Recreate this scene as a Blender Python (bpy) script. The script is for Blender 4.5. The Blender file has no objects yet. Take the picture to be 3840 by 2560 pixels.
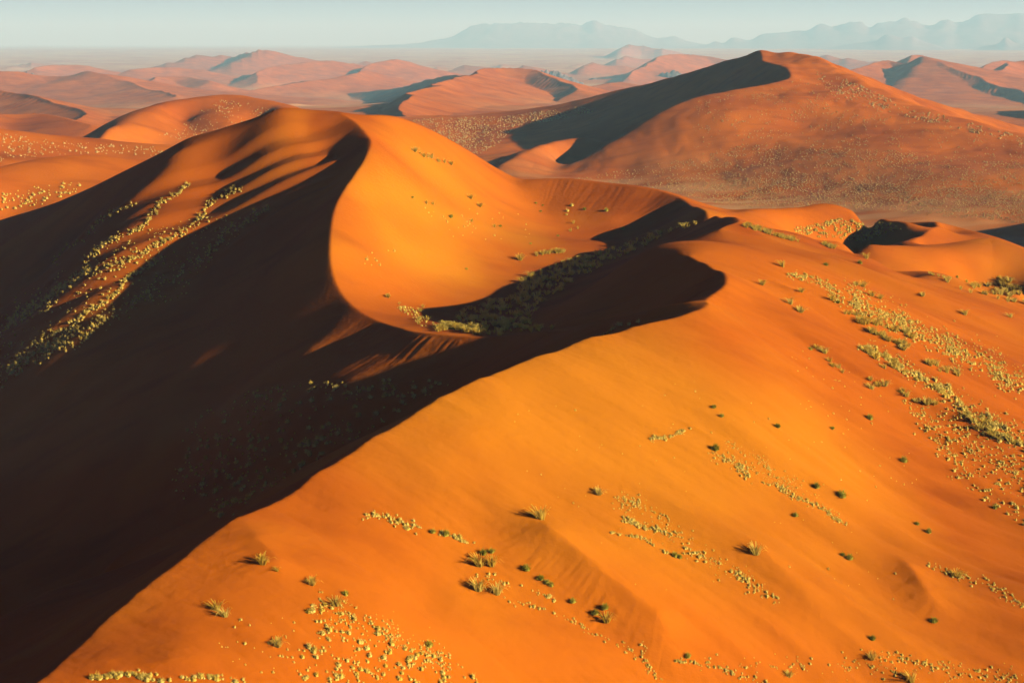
import bpy, math, random
import numpy as np
random.seed(7)
rng = np.random.default_rng(11)
Q = 1.0                                   # mesh density
CAMZ = 150.0                              # camera height above the datum (m)
F, PITCH = 5275.0, math.radians(12.0)     # focal length in photo pixels (3840 wide), downward pitch
CP, SP = math.cos(PITCH), math.sin(PITCH)
ELEV = math.radians(17.5)
AZ = np.array([1.0, -0.36]); AZ /= np.hypot(*AZ)      # horizontal direction towards the sun

def ray(u, v):
    a = (np.asarray(u, float)-1920)/F; b = (1280-np.asarray(v, float))/F
    return a, CP+SP*b, -SP+CP*b
def place(u, v, r):
    """a point seen at photo pixel (u,v), r metres away on the ground -> x, y, z relative to the camera"""
    x, y, z = ray(u, v); k = np.asarray(r, float)/np.hypot(x, y)
    return np.stack([x*k, y*k, z*k], -1)
def to_px(p):
    x, y, z = p[..., 0], p[..., 1], p[..., 2]
    d = CP*y-SP*z
    return 1920+F*x/d, 1280-F*(SP*y+CP*z)/d

def catmull(P, n=10):
    P = np.asarray(P, float)
    Q_ = np.vstack([2*P[0]-P[1], P, 2*P[-1]-P[-2]]); out = []; tt = []
    for i in range(len(P)-1):
        p0, p1, p2, p3 = Q_[i:i+4]
        for t in np.linspace(0, 1, n, endpoint=False):
            out.append(0.5*((2*p1)+(-p0+p2)*t+(2*p0-5*p1+4*p2-p3)*t*t+(-p0+3*p1-3*p2+p3)*t**3)); tt.append(i+t)
    out.append(P[-1]); tt.append(len(P)-1.0)
    return np.array(out), np.array(tt)

class Crest:
    def __init__(s, nodes, a=0.4, L=26., fade=(1.0, 1.0), amps=None, off=(), n=8, eps=0.25, use=True):
        nodes = np.array(nodes, float)
        c, s.t = catmull(np.c_[nodes[:, :2], np.log(nodes[:, 2])], n)
        s.P = place(c[:, 0], c[:, 1], np.exp(c[:, 2]))
        N = len(nodes)-1
        am = np.interp(s.t, np.linspace(0, N, len(amps)) if amps is not None else [0, N], amps if amps is not None else [a, a])
        f = np.clip(s.t/max(fade[0], 1e-6), 0, 1)*np.clip((N-s.t)/max(fade[1], 1e-6), 0, 1)
        f = f*f*(3-2*f)
        s.a = am*f; s.L = L; s.eps = eps; s.off = off; s.use = use
    def dist(s, x, y, reach):
        """unsigned distance, side (+left), parameter index, for points within reach; returns idx mask + arrays"""
        X, Y = s.P[:, 0], s.P[:, 1]
        m = (x > X.min()-reach) & (x < X.max()+reach) & (y > Y.min()-reach) & (y < Y.max()+reach)
        ii = np.nonzero(m)[0]
        px, py = x[ii], y[ii]
        best = np.full(len(ii), 1e18); tb = np.zeros(len(ii)); sd = np.zeros(len(ii)); sun = np.zeros(len(ii))
        for k in range(len(X)-1):
            ax, ay, bx, by = X[k], Y[k], X[k+1], Y[k+1]
            dx, dy = bx-ax, by-ay; l2 = dx*dx+dy*dy+1e-12
            q = np.clip(((px-ax)*dx+(py-ay)*dy)/l2, 0, 1)
            ex, ey = px-ax-q*dx, py-ay-q*dy
            d2 = ex*ex+ey*ey; w = d2 < best
            best = np.where(w, d2, best); tb = np.where(w, k+q, tb); sun = np.where(w, (ex*AZ[0]+ey*AZ[1])/np.sqrt(d2+1e-9), sun)
            sd = np.where(w, (dx*ey-dy*ex)/np.sqrt(l2*(ex*ex+ey*ey)+1e-9), sd)
        s.sun = sun
        return ii, np.sqrt(best), sd, tb
    def kink(s, x, y):
        out = np.zeros_like(x)
        X, Y = s.P[:, 0], s.P[:, 1]; reach = s.L*5
        m = (x > X.min()-reach) & (x < X.max()+reach) & (y > Y.min()-reach) & (y < Y.max()+reach)
        ii = np.nonzero(m)[0]; px, py = x[ii], y[ii]; best = np.zeros(len(ii))
        for k in range(len(X)-1):
            ax, ay, bx, by = X[k], Y[k], X[k+1], Y[k+1]
            near = np.nonzero((px > min(ax, bx)-reach) & (px < max(ax, bx)+reach) & (py > min(ay, by)-reach) & (py < max(ay, by)+reach))[0]
            qx, qy = px[near], py[near]
            dx, dy = bx-ax, by-ay; l2 = dx*dx+dy*dy+1e-12
            q = np.clip(((qx-ax)*dx+(qy-ay)*dy)/l2, 0, 1)
            d = np.sqrt((qx-ax-q*dx)**2+(qy-ay-q*dy)**2+s.eps**2)
            a = s.a[k]+(s.a[k+1]-s.a[k])*q
            best[near] = np.maximum(best[near], a*s.L*(np.exp(-d/s.L)-.0067))
        out[ii] = best
        return out
    def controls(s, every=5):
        pts = [s.P[i] for i in range(0, len(s.P), every)]+[s.P[-1]] if s.use else []
        for (t0, t1, side, rows) in s.off:
            for i in range(0, len(s.P), every):
                if t0 <= s.t[i] <= t1:
                    j0, j1 = max(i-2, 0), min(i+2, len(s.P)-1)
                    d = s.P[j1, :2]-s.P[j0, :2]; d /= np.hypot(*d)+1e-9
                    nrm = np.array([-d[1], d[0]])*side
                    for dist_, drop in rows:
                        pts.append(np.r_[s.P[i, :2]+nrm*dist_, s.P[i, 2]-drop])
        return pts

LEFT, RIGHT = 1, -1
crests = {}
# near ridge: from the bottom left corner up to the notch, round the horn and back along the arc of the inner basin
crests['N'] = Crest([(-700, 3050, 94), (-250, 2800, 104), (131, 2560, 114), (359, 2368, 122), (653, 2139, 131), (980, 1910, 142), (1225, 1763, 151),
    (1470, 1608, 161), (1715, 1470, 172), (1960, 1355, 183), (2204, 1274, 193), (2449, 1216, 201), (2600, 1168, 206), (2655, 1140, 210), (2650, 1112, 217),
    (2722, 1068, 229), (2712, 1030, 239), (2640, 990, 252), (2550, 950, 263), (2450, 928, 277)], a=.41, L=24, fade=(.01, 1.5), eps=.3,
    off=[(0, 7, LEFT, [(12, 7.2), (28, 16.5), (48, 26)]), (7, 9.5, LEFT, [(12, 7.0), (26, 14)]), (9.5, 11.2, LEFT, [(7, 3.8)]),
         (15, 18.3, LEFT, [(9, 5.0), (20, 9.5)]), (5, 11, RIGHT, [(20, 7.0)]), (2, 5, RIGHT, [(20, 5.0)])])
# S shaped crest from the summit to the notch
crests['S'] = Crest([(1050, 405, 402), (1180, 410, 402), (1290, 432, 396), (1358, 482, 386), (1392, 540, 372), (1340, 640, 354), (1285, 722, 341),
    (1253, 800, 330), (1240, 900, 316), (1243, 1000, 303), (1275, 1092, 293), (1340, 1162, 283), (1430, 1212, 274), (1550, 1246, 260), (1700, 1264, 252),
    (1850, 1267, 247), (2000, 1255, 239), (2250, 1198, 224), (2450, 1152, 216), (2590, 1128, 213), (2650, 1112, 215)],
    L=24, eps=.3, fade=(2, .5), amps=[.2, .38, .42, .42, .42, .42, .42, .40, .36, .3, .25, .2],
    off=[(4.2, 7, RIGHT, [(7, 4.1)]), (7, 9.6, RIGHT, [(12, 7.6), (30, 18.0)]), (9.6, 10.7, RIGHT, [(12, 7.6), (28, 17.6)]), (10.7, 15.2, RIGHT, [(12, 5.6), (24, 11.4)]), (16, 18.3, RIGHT, [(10, 4.0)]),
         (1, 4.2, RIGHT, [(9, 5.4)])])
# far rim of the bowl and its horn
crests['F'] = Crest([(1930, 690, 438), (1975, 674, 441), (2060, 670, 441), (2150, 670, 439), (2260, 686, 435), (2400, 700, 430), (2500, 722, 425), (2580, 757, 413),
    (2640, 792, 376), (2700, 811, 347), (2762, 812, 327), (2768, 832, 318), (2712, 850, 312), (2692, 872, 307), (2640, 912, 299)], a=.34, L=22, fade=(2, 1.5),
    off=[(2, 7, RIGHT, [(10, 4.8), (18, 7.6)]), (7, 9, RIGHT, [(10, 5.8), (18, 9)]), (1, 10, LEFT, [(14, 4), (40, 14)])])
# back side of the summit: skyline of the dark face
crests['K'] = Crest([(1050, 405, 402), (870, 477, 412), (740, 538, 424), (560, 615, 440), (400, 690, 456), (200, 768, 477), (0, 826, 498), (-300, 915, 520), (-700, 1010, 540)],
    a=.25, L=25, fade=(1, .01), eps=2., off=[(.5, 8, RIGHT, [(14, 7), (40, 19)]), (1, 7, LEFT, [(18, 5.5)])])
crests['R'] = Crest([(1290, 432, 396), (1400, 433, 410), (1500, 442, 422), (1600, 480, 436), (1690, 527, 444), (1760, 568, 448), (1880, 640, 448), (1960, 676, 446)],
    a=.12, L=20, fade=(1, 1), eps=3., off=[(.5, 4.6, LEFT, [(16, 5), (45, 20)]), (4.6, 6, LEFT, [(14, 5)])])
crests['Q'] = Crest([(1392, 540, 372), (1470, 560, 382), (1570, 585, 396), (1680, 615, 412), (1800, 650, 428), (1930, 682, 440)], a=.09, L=12, fade=(1, 1), eps=1.)
# right hand skyline of the windward slope
crests['SR'] = Crest([(2765, 822, 322), (2850, 848, 325), (3000, 890, 331), (3250, 962, 333), (3550, 1042, 338), (3840, 1132, 345), (4150, 1230, 360)], a=.10, L=18, fade=(1, .01), eps=1.5,
    off=[(1, 6, LEFT, [(15, 2.6), (32, 4.6)])])
crests['J'] = Crest([(2740, 800, 408), (2820, 789, 422), (2900, 783, 432), (3040, 776, 440), (3160, 778, 444), (3300, 800, 446), (3400, 838, 436)], a=.10, L=18, fade=(1, .5), eps=2.,
    off=[(1, 6, LEFT, [(18, 5), (50, 18)])])
crests['T'] = Crest([(3500, 832, 458), (3522, 843, 448), (3495, 862, 434), (3445, 885, 420), (3385, 908, 406)], a=.36, L=14, fade=(.3, .8), eps=.4,
    off=[(.3, 3.6, RIGHT, [(9, 5.6), (20, 10.5)])])
crests['V'] = Crest([(3712, 888, 446), (3640, 866, 454), (3560, 843, 460), (3500, 832, 460), (3430, 836, 464), (3330, 872, 462), (3215, 911, 452)], a=.18, L=14, fade=(1, .5), eps=.6,
    off=[(.5, 5.5, RIGHT, [(14, 5), (40, 18)])])
crests['U'] = Crest([(3060, 905, 345), (3215, 914, 372), (3320, 926, 385), (3400, 926, 392), (3560, 912, 402), (3700, 890, 412), (3770, 905, 410), (3850, 938, 405), (4000, 1000, 395)], a=.18, L=14, fade=(1.5, .5), eps=.8,
    off=[(2, 5.2, LEFT, [(14, 5.5)]), (2, 5, RIGHT, [(16, 3.0), (40, 6.5)])])
# left hand dunes beyond the dark face
crests['B'] = Crest([(-300, 680, 625), (-100, 640, 640), (0, 620, 648), (150, 595, 656), (330, 583, 662), (480, 588, 664), (620, 602, 664), (760, 640, 660)], a=.14, L=30, fade=(.5, 1), eps=3.,
    off=[(0, 7, LEFT, [(25, 9), (60, 22)]), (0, 7, RIGHT, [(25, 7), (60, 19)])])
crests['C'] = Crest([(-300, 450, 850), (0, 480, 850), (200, 505, 845), (430, 531, 840), (700, 553, 835), (850, 575, 830)], a=.10, L=40, fade=(.5, .5), eps=6.,
    off=[(0, 5, LEFT, [(60, 26)]), (0, 5, RIGHT, [(50, 9)])])
crests['D'] = Crest([(330, 517, 1010), (420, 475, 1040), (500, 440, 1065), (600, 408, 1090), (690, 385, 1110), (760, 365, 1125), (830, 352, 1135), (930, 358, 1130), (1000, 393, 1100), (1060, 425, 1070), (1150, 470, 1040)], a=.15, L=60, fade=(1, 1), eps=8.,
    off=[(1, 9, LEFT, [(70, 24)]), (1, 9, RIGHT, [(60, 15), (150, 38)])])
# second large dune
crests['E'] = Crest([(2845, 192, 1330), (2856, 215, 1300), (2862, 236, 1272), (2910, 247, 1245), (2958, 270, 1212), (2957, 295, 1185), (2890, 312, 1162), (2800, 325, 1148), (2680, 350, 1128), (2560, 386, 1105), (2450, 440, 1085), (2350, 500, 1068),
    (2260, 556, 1052), (2160, 612, 1038), (2060, 645, 1028)], amps=[.42, .42, .42, .4, .38, .34, .28, .16], L=60, fade=(.3, 1), eps=1.2,
    off=[(0.5, 10, RIGHT, [(25, 15.5), (60, 36)]), (10, 12.5, RIGHT, [(30, 13)]), (5, 13, LEFT, [(50, 8)])])
crests['EB'] = Crest([(2845, 192, 1330), (2700, 240, 1375), (2560, 285, 1415), (2430, 320, 1455), (2300, 347, 1495), (2100, 393, 1540), (1900, 421, 1560), (1700, 433, 1560), (1500, 436, 1540), (1300, 452, 1500), (1100, 480, 1450)], a=.2, L=60, fade=(1, 1), eps=4.,
    off=[(0, 10, RIGHT, [(60, 24), (160, 50)])])
crests['ER'] = Crest([(2845, 192, 1330), (2890, 204, 1322), (2975, 206, 1312), (3060, 221, 1285), (3150, 266, 1240), (3300, 342, 1180), (3500, 422, 1130), (3700, 470, 1100), (3840, 502, 1080), (4200, 580, 1040)], a=.15, L=50, fade=(1, .01), eps=4.,
    off=[(1, 9, LEFT, [(50, 18), (140, 45)])])
crests['G'] = Crest([(1862, 632, 1005), (1905, 602, 1022), (1960, 576, 1042), (2040, 550, 1070), (2110, 530, 1092), (2190, 521, 1112)], a=.20, L=30, fade=(.6, 1.5), eps=1.5,
    off=[(.5, 4, LEFT, [(20, 7), (45, 11)])])

pts = []
for c in crests.values(): pts += c.controls()
P_ = [  # points seen on the faces: (u, v, r)
    # windward face
    (2200, 1800, 158), (2200, 2150, 142), (2200, 2560, 127), (2200, 2900, 117), (1700, 2200, 133), (1400, 2560, 119), (700, 2560, 113),
    (2700, 1500, 184), (3000, 1300, 213), (3000, 1600, 187), (3000, 1900, 168), (3000, 2200, 152), (3000, 2560, 138), (3000, 2900, 128), (3000, 1100, 252), (3400, 1200, 262), (3400, 1500, 218), (3400, 1800, 190), (3400, 2150, 168), (3400, 2560, 145),
    (3840, 2560, 152), (3840, 2200, 172), (3840, 1900, 194), (3840, 1600, 228), (3840, 1350, 280), (4300, 1400, 290), (4300, 1900, 200), (4300, 2560, 160), (600, 2900, 104), (1400, 2900, 109), (3840, 2900, 140), (2850, 1000, 262), (2800, 1150, 230),
    # bowl
    (1400, 800, 344), (1450, 950, 325), (1450, 1080, 304), (1600, 700, 375), (1600, 850, 352), (1600, 1000, 330), (1600, 1120, 308), (1750, 750, 393), (1800, 850, 378), (1800, 1000, 338), (1650, 1200, 272), (1750, 1235, 259), (1850, 1180, 284), (1950, 1080, 327),
    (1950, 760, 415), (2000, 900, 370), (2150, 780, 422), (2150, 900, 375), (2300, 790, 410), (2300, 880, 378), (2450, 840, 385), (2100, 1000, 350), (2250, 935, 362), (2400, 885, 368), (2550, 848, 362), (2000, 1160, 285), (2080, 1225, 256), (1950, 1230, 264),
    (2250, 1060, 300), (2150, 1150, 286), (2400, 1080, 262), (2300, 1170, 256), (2500, 1080, 237), (2550, 1060, 237), (2600, 1085, 232), (2380, 980, 290), (2600, 905, 295), (2520, 915, 300), (2600, 860, 342),
    # right-hand low dunes
    (3150, 880, 392), (2950, 850, 372), (3300, 880, 408), (3500, 1000, 348), (3700, 1000, 360), (3850, 1060, 356), (3530, 880, 424), (3600, 895, 425),
    # second dune
    (2400, 640, 1020), (2700, 600, 1010), (3000, 500, 1070), (3400, 560, 990), (3000, 740, 905), (3840, 690, 900), (2600, 720, 925), (3000, 350, 1180), (3300, 430, 1100), (2600, 480, 1060), (3200, 640, 950), (3600, 800, 815), (3840, 820, 810), (3400, 780, 850), (3700, 600, 990),
    (2900, 400, 1130), (2500, 600, 1010), (2200, 650, 1000), (3000, 250, 1262), (3060, 300, 1210),
    (1700, 600, 1170), (1800, 500, 1400), (1600, 520, 1360), (2000, 460, 1430), (1900, 545, 1310), (2200, 440, 1400), (2000, 620, 1020), (2100, 580, 1050), 
    (200, 560, 765), (500, 570, 770), (0, 580, 745), (200, 690, 600), (0, 750, 575), (800, 480, 1000),
]
for x_, y_ in ((-130, 388), (-140, 352), (-160, 380), (-160, 360),):
    pts.append(np.array([x_, y_, -22+.585*(x_+60)+.36*(y_-385)]))     # the leeward flank below the summit
for x_, y_, z_ in ((-112, 318, -77), (-100, 290, -84), (-120, 300, -91), (-140, 310, -98), (-110, 272, -98), (-82, 268, -83), (-100, 335, -62), (-122, 345, -69), (-150, 335, -88), (-47, 369, -30.2), (-56, 380, -28.5), (-66, 372, -35.2), (-79, 384, -34.8), (-88, 373, -41.8), (-93, 363, -48.), (-51, 348, -38.2), (-62, 352, -43.1), (-73, 354, -48.4), (-82, 348, -55.6), (-52, 329, -45.6), (-64, 333, -51), (-110, 370, -52), (-60, 240, -82), (-45, 218, -80), (-90, 230, -102), (-160, 290, -114)): pts.append(np.array([x_, y_, z_]))
HARD = len(pts)
pts += [place(*p) for p in P_]
def at(u, r, z):
    x, y, _ = ray(u, 1280.); h = math.hypot(x, y); return np.array([x/h*r, y/h*r, z])
for u in (-700, 0, 700, 1400, 2100, 2500): pts.append(at(u, 600, -96)); pts.append(at(u, 860 if u > 1200 else 900, -97))
for u in (2900, 3300, 3840, 4300): pts.append(at(u, 620, -98)); pts.append(at(u, 760, -98))
for u in (-1500, -900, -300, 400, 1100, 1800, 2500, 3200, 3900, 4700, 5400): pts.append(at(u, 1950, -106)); pts.append(at(u, 2500, -109))
for u in (-1800, -1200): 
    for r, z in ((90, -80), (150, -95), (300, -98), (500, -90), (800, -80), (1100, -95)): pts.append(at(u, r, z))
for u in (5000, 5800):
    for r, z in ((90, -70), (150, -78), (230, -82), (330, -82), (500, -90), (800, -98), (1100, -98)): pts.append(at(u, r, z))
for u in (0, 700, 1400, 2200, 3000, 3840): pts.append(at(u, 84, -72))
for u, r, z in ((300, 190, -90), (-300, 200, -106), (700, 215, -84), (1100, 225, -78)): pts.append(at(u, r, z))
pts = np.array(pts)

# ---- smooth surface through the control points, less the crest kinks: thin plate spline in (azimuth, ln r)
def polar(x, y): return np.arctan2(x, y), np.log(np.hypot(x, y))
kz = sum(c.kink(pts[:, 0].copy(), pts[:, 1].copy()) for c in crests.values())
A, Bq = polar(pts[:, 0], pts[:, 1])
lam = np.where(np.arange(len(pts)) < HARD, 3e-5, 2e-3)
keep = []                                   # drop near-duplicate points
for i in range(len(A)):
    if all((A[i]-A[j])**2+(Bq[i]-Bq[j])**2 > 1.6e-4**1 * .25 for j in keep): keep.append(i)
A, Bq, val, lam = A[keep], Bq[keep], (pts[:, 2]-kz)[keep], lam[keep]
def tpsk(d2): return 0.5*d2*np.log(d2+1e-12)
n = len(A)
D2 = (A[:, None]-A)**2+(Bq[:, None]-Bq)**2
M = np.zeros((n+3, n+3)); M[:n, :n] = tpsk(D2)+np.diag(lam)
M[:n, n] = 1; M[:n, n+1] = A; M[:n, n+2] = Bq; M[n:, :n] = M[:n, n:].T
W = np.linalg.solve(M, np.r_[val, 0, 0, 0])
TH0, TH1, LR0, LR1 = math.radians(-44), math.radians(44), math.log(68.), math.log(2600.)
nth, nlr = 340, 640
gth = np.linspace(TH0, TH1, nth); glr = np.linspace(LR0, LR1, nlr)
S = np.zeros((nlr, nth))
for i in range(nlr):
    d2 = (gth[:, None]-A)**2+(glr[i]-Bq)**2
    S[i] = tpsk(d2)@W[:n]+W[n]+W[n+1]*gth+W[n+2]*glr[i]
def bicubic(G, fi, fj):
    h, w = G.shape
    i0 = np.clip(np.floor(fi).astype(int), 1, h-3); j0 = np.clip(np.floor(fj).astype(int), 1, w-3)
    ti, tj = np.clip(fi-i0, -1, 2), np.clip(fj-j0, -1, 2)
    def wts(t): return (-.5*t+t*t-.5*t**3, 1-2.5*t*t+1.5*t**3, .5*t+2*t*t-1.5*t**3, -.5*t*t+.5*t**3)
    wi, wj = wts(ti), wts(tj); out = 0
    for a in range(4):
        row = 0
        for b in range(4): row = row+wj[b]*G[i0+a-1, j0+b-1]
        out = out+wi[a]*row
    return out
# ---- noise
def hash2(ix, iy, seed):
    h = (ix.astype(np.int64)*374761393+iy.astype(np.int64)*668265263+seed*974634777) & 0x7fffffff
    h = ((h ^ (h >> 13))*1274126177) & 0x7fffffff
    return ((h ^ (h >> 16)) & 0xffff)/65535.
def vnoise(x, y, seed=0):
    ix, iy = np.floor(x), np.floor(y); fx, fy = x-ix, y-iy
    fx = fx*fx*fx*(fx*(fx*6-15)+10); fy = fy*fy*fy*(fy*(fy*6-15)+10)
    a, b = hash2(ix, iy, seed), hash2(ix+1, iy, seed); c, d = hash2(ix, iy+1, seed), hash2(ix+1, iy+1, seed)
    return (a+(b-a)*fx+(c-a)*fy+(a-b-c+d)*fx*fy)*2-1
def fbm(x, y, seed=0, o=4, g=.5):
    s, a = 0, 1.
    for k in range(o): s = s+a*vnoise(x*2**k+k*17.3, y*2**k-k*9.1, seed+k); a *= g
    return s
def sstep(a, b, x):
    t = np.clip((x-a)/(b-a), 0, 1); return t*t*(3-2*t)

# ---- the dune field behind: crest line, steep lee side, gentle sunlit side
far = []
def dune(nodes, left=.55, right=.24, n=12):
    far.append((Crest([(u, v, r*(1+.6*float(sstep(1500, 2600, r)))) for u, v, r in nodes], n=n), max(left, .55), right*1.6))
dune([(816, 268, 5100), (893, 224, 5250), (985, 185, 5450), (1088, 208, 5450), (1200, 226, 5500)], .62, .2)
dune([(640, 232, 5600), (760, 208, 5800), (900, 208, 6000)], .3, .12)
dune([(955, 305, 4000), (958, 274, 4150), (1034, 246, 4300), (1214, 224, 4450), (1330, 241, 4500)], .62, .2)
dune([(800, 351, 3000), (1000, 326, 3200), (1186, 302, 3400), (1290, 282, 3500), (1375, 268, 3650)], .62, .18)
dune([(1345, 273, 4200), (1421, 231, 4400), (1514, 231, 4500), (1634, 268, 4500)], .6, .2)
dune([(-400, 300, 2750), (0, 264, 2850), (150, 279, 2850), (270, 278, 2820), (348, 264, 2800), (450, 301, 2650), (560, 336, 2480), (650, 362, 2330)], .35, .16)
dune([(-300, 315, 2080), (0, 342, 2000), (150, 371, 1920), (250, 412, 1840), (320, 447, 1760)], .4, .2)
dune([(-200, 430, 1560), (0, 425, 1580), (200, 426, 1570), (381, 470, 1500)], .2, .2)
dune([(1500, 437, 1700), (1506, 375, 1850), (1600, 326, 2030), (1753, 279, 2260), (1824, 254, 2360), (1987, 258, 2380), (2100, 300, 2300), (2183, 328, 2220)], .62, .20)
dune([(1753, 279, 2260), (1680, 284, 2480), (1590, 303, 2750), (1530, 325, 2950), (1400, 340, 3150), (1280, 353, 3300)], .62, .2)
dune([(985, 185, 5450), (930, 198, 5700), (850, 217, 5950), (762, 240, 6200)], .62, .2)
dune([(958, 274, 4150), (900, 289, 4400), (830, 298, 4650), (765, 304, 4850)], .62, .2)
dune([(2423, 246, 4400), (2380, 270, 4650), (2280, 290, 4900), (2180, 297, 5100)], .62, .2)
dune([(1186, 302, 3400), (1100, 309, 3600), (1000, 322, 3800), (930, 335, 3900)], .62, .2)
dune([(1000, 395, 2350), (1120, 388, 2400), (1230, 392, 2420)], .2, .2)
dune([(2150, 300, 4300), (2280, 292, 4300), (2380, 290, 4250)], .3, .2)
dune([(500, 262, 4300), (620, 250, 4400), (760, 258, 4400)], .5, .18)
dune([(120, 252, 4600), (220, 240, 4700), (330, 248, 4700)], .5, .18)
dune([(560, 300, 3400), (600, 288, 3500), (700, 290, 3500), (800, 305, 3400)], .5, .2)
dune([(2350, 284, 4200), (2423, 246, 4400), (2440, 231, 4500), (2500, 208, 4750), (2625, 206, 4900), (2760, 236, 4800)], .62, .22)
dune([(2170, 252, 5400), (2238, 232, 5700), (2330, 237, 5700)], .62, .2)
dune([(2310, 222, 6800), (2357, 208, 7100), (2440, 216, 7100)], .62, .2)
dune([(2320, 190, 9500), (2350, 168, 9800), (2420, 172, 9800), (2490, 184, 9600)], .62, .25)
dune([(2405, 182, 9800), (2425, 165, 9900), (2480, 170, 9900)], .62, .25)
dune([(1310, 248, 6000), (1348, 228, 6200), (1400, 240, 6200)], .62, .2)
dune([(1700, 255, 5600), (1760, 240, 5700), (1850, 252, 5700)], .4, .18)
dune([(1930, 258, 5200), (1978, 246, 5300), (2060, 262, 5300)], .62, .2)
dune([(2200, 330, 2750), (2300, 312, 2800), (2400, 330, 2780)], .3, .2)
dune([(3040, 345, 2550), (3120, 300, 2700), (3200, 258, 2880), (3310, 227, 3060), (3393, 238, 3020), (3450, 224, 2960), (3482, 212, 2940), (3530, 232, 2900), (3650, 292, 2720), (3840, 338, 2500), (4000, 380, 2350)], .3, .17)
dune([(3430, 204, 3800), (3460, 204, 3850), (3520, 220, 3800)], .4, .2)
dune([(3640, 278, 3500), (3700, 238, 3750), (3760, 224, 3850), (3840, 236, 3900), (4000, 260, 3900)], .62, .2)
dune([(3700, 292, 2850), (3760, 250, 3100), (3830, 230, 3250), (3950, 215, 3300), (4200, 230, 3300)], .62, .25)
dune([(3980, 420, 1850), (4060, 330, 2000), (4200, 300, 2100), (4400, 340, 2100)], .62, .25)
dune([(3080, 200, 6500), (3200, 222, 6300), (3300, 232, 6200)], .3, .2)
for k in range(70):                                     # low dunes dotted over the plain
    u = rng.uniform(-600, 4400); v = rng.uniform(205, 300) if u < 900 else rng.uniform(200, 262); r0 = 5275*124/(v-158)*1.02
    w = rng.uniform(40, 170); hgt = rng.uniform(4, 13)
    dune([(u-w*.3, v-hgt*.2, r0*.97), (u, v-hgt, r0), (u+w*.6, v-hgt*.9, r0*1.02), (u+w, v-hgt*.3, r0*1.02)], .6, .15, n=6)

PLAIN = -109.
def plain(r): return PLAIN-94*sstep(1900, 5000, r)+88*sstep(8000, 24000, r)
def height(x, y, detail=True):
    shp = x.shape; x = x.ravel().astype(float); y = y.ravel().astype(float)
    r = np.hypot(x, y)
    z = plain(r)
    # background dunes
    fm = r > 1350
    fx, fy = x[fm], y[fm]; hb = np.zeros(len(fx))
    wx = fx+18*fbm(fx/220, fy/220, 41, 3); wy = fy+18*fbm(fx/220, fy/220, 51, 3)
    for c, l, rt in far:
        h0 = np.maximum(c.P[:, 2]-plain(np.hypot(c.P[:, 0], c.P[:, 1])), 1.)
        reach = max(h0.max()/min(l, rt)*3.2, 60)
        X, Y = c.P[:, 0], c.P[:, 1]
        sub = np.nonzero((wx > X.min()-reach) & (wx < X.max()+reach) & (wy > Y.min()-reach) & (wy < Y.max()+reach))[0]
        if not len(sub): continue
        px, py = wx[sub], wy[sub]; bb = hb[sub]
        for k in range(len(X)-1):
            hm = max(h0[k], h0[k+1]); rk = max(hm/min(l, rt)*3., 40)
            nr_ = np.nonzero((np.abs(px-X[k]) < rk+abs(X[k+1]-X[k])) & (np.abs(py-Y[k]) < rk+abs(Y[k+1]-Y[k])))[0]
            if not len(nr_): continue
            dx, dy = X[k+1]-X[k], Y[k+1]-Y[k]; qx, qy = px[nr_]-X[k], py[nr_]-Y[k]
            q = np.clip((qx*dx+qy*dy)/(dx*dx+dy*dy+1e-9), 0, 1); ex, ey = qx-q*dx, qy-q*dy
            d = np.hypot(ex, ey); h = h0[k]+(h0[k+1]-h0[k])*q; sun = (ex*AZ[0]+ey*AZ[1])/(d+1e-6)
            s = rt+(l-rt)*sstep(.05, .6, -sun)
            e = np.exp(-s*d/h); lin = np.maximum(1-s*d/h/1.12, 0)        # the lee side keeps its slope, then flattens
            kk = sstep(.25, .4, s); prof = (kk*(.88*lin+.12*e)+(1-kk)*e)*np.clip((rk-d)/(rk*.5), 0, 1)
            bb[nr_] = np.maximum(bb[nr_], h*prof)
        hb[sub] = bb
    zb = z[fm]+hb+1.6*fbm(fx/90, fy/90, 3, 4)*(.3+.7*sstep(1500, 2500, r[fm]))+5.*fbm(fx/500, fy/500, 8, 3)*sstep(1700, 2800, r[fm])
    z[fm] = zb
    nm = r < 2520
    nx, ny = x[nm], y[nm]
    th, lr = polar(nx, ny)
    zn = bicubic(S, (lr-LR0)/(LR1-LR0)*(nlr-1), (th-TH0)/(TH1-TH0)*(nth-1))
    for c in crests.values(): zn = zn+c.kink(nx, ny)
    if detail:
        for fn in DETAIL: zn = zn+fn(nx, ny)
    rn = r[nm]; w = sstep(1850, 2500, rn); zz = z[nm]
    zn = zn*(1-w)+plain(rn)*w
    z[nm] = np.where(rn > 1350, np.maximum(zz, zn), zn)
    return z.reshape(shp)
def base_detail(x, y):
    r = np.hypot(x, y)
    return (.16*fbm(x/26, y/26, 21, 3)*(1-sstep(300, 500, r))+1.5*fbm(x/75, y/60, 31, 4)*sstep(480, 800, r)+.5*np.abs(fbm(x/24+2, y/24, 37, 3))*sstep(850, 1000, r)+1.7*np.abs(fbm(x/34+7, y/30, 39, 3))*sstep(190, 260, x)*sstep(960, 1120, y)*(1-sstep(1330, 1420, y)))
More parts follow.
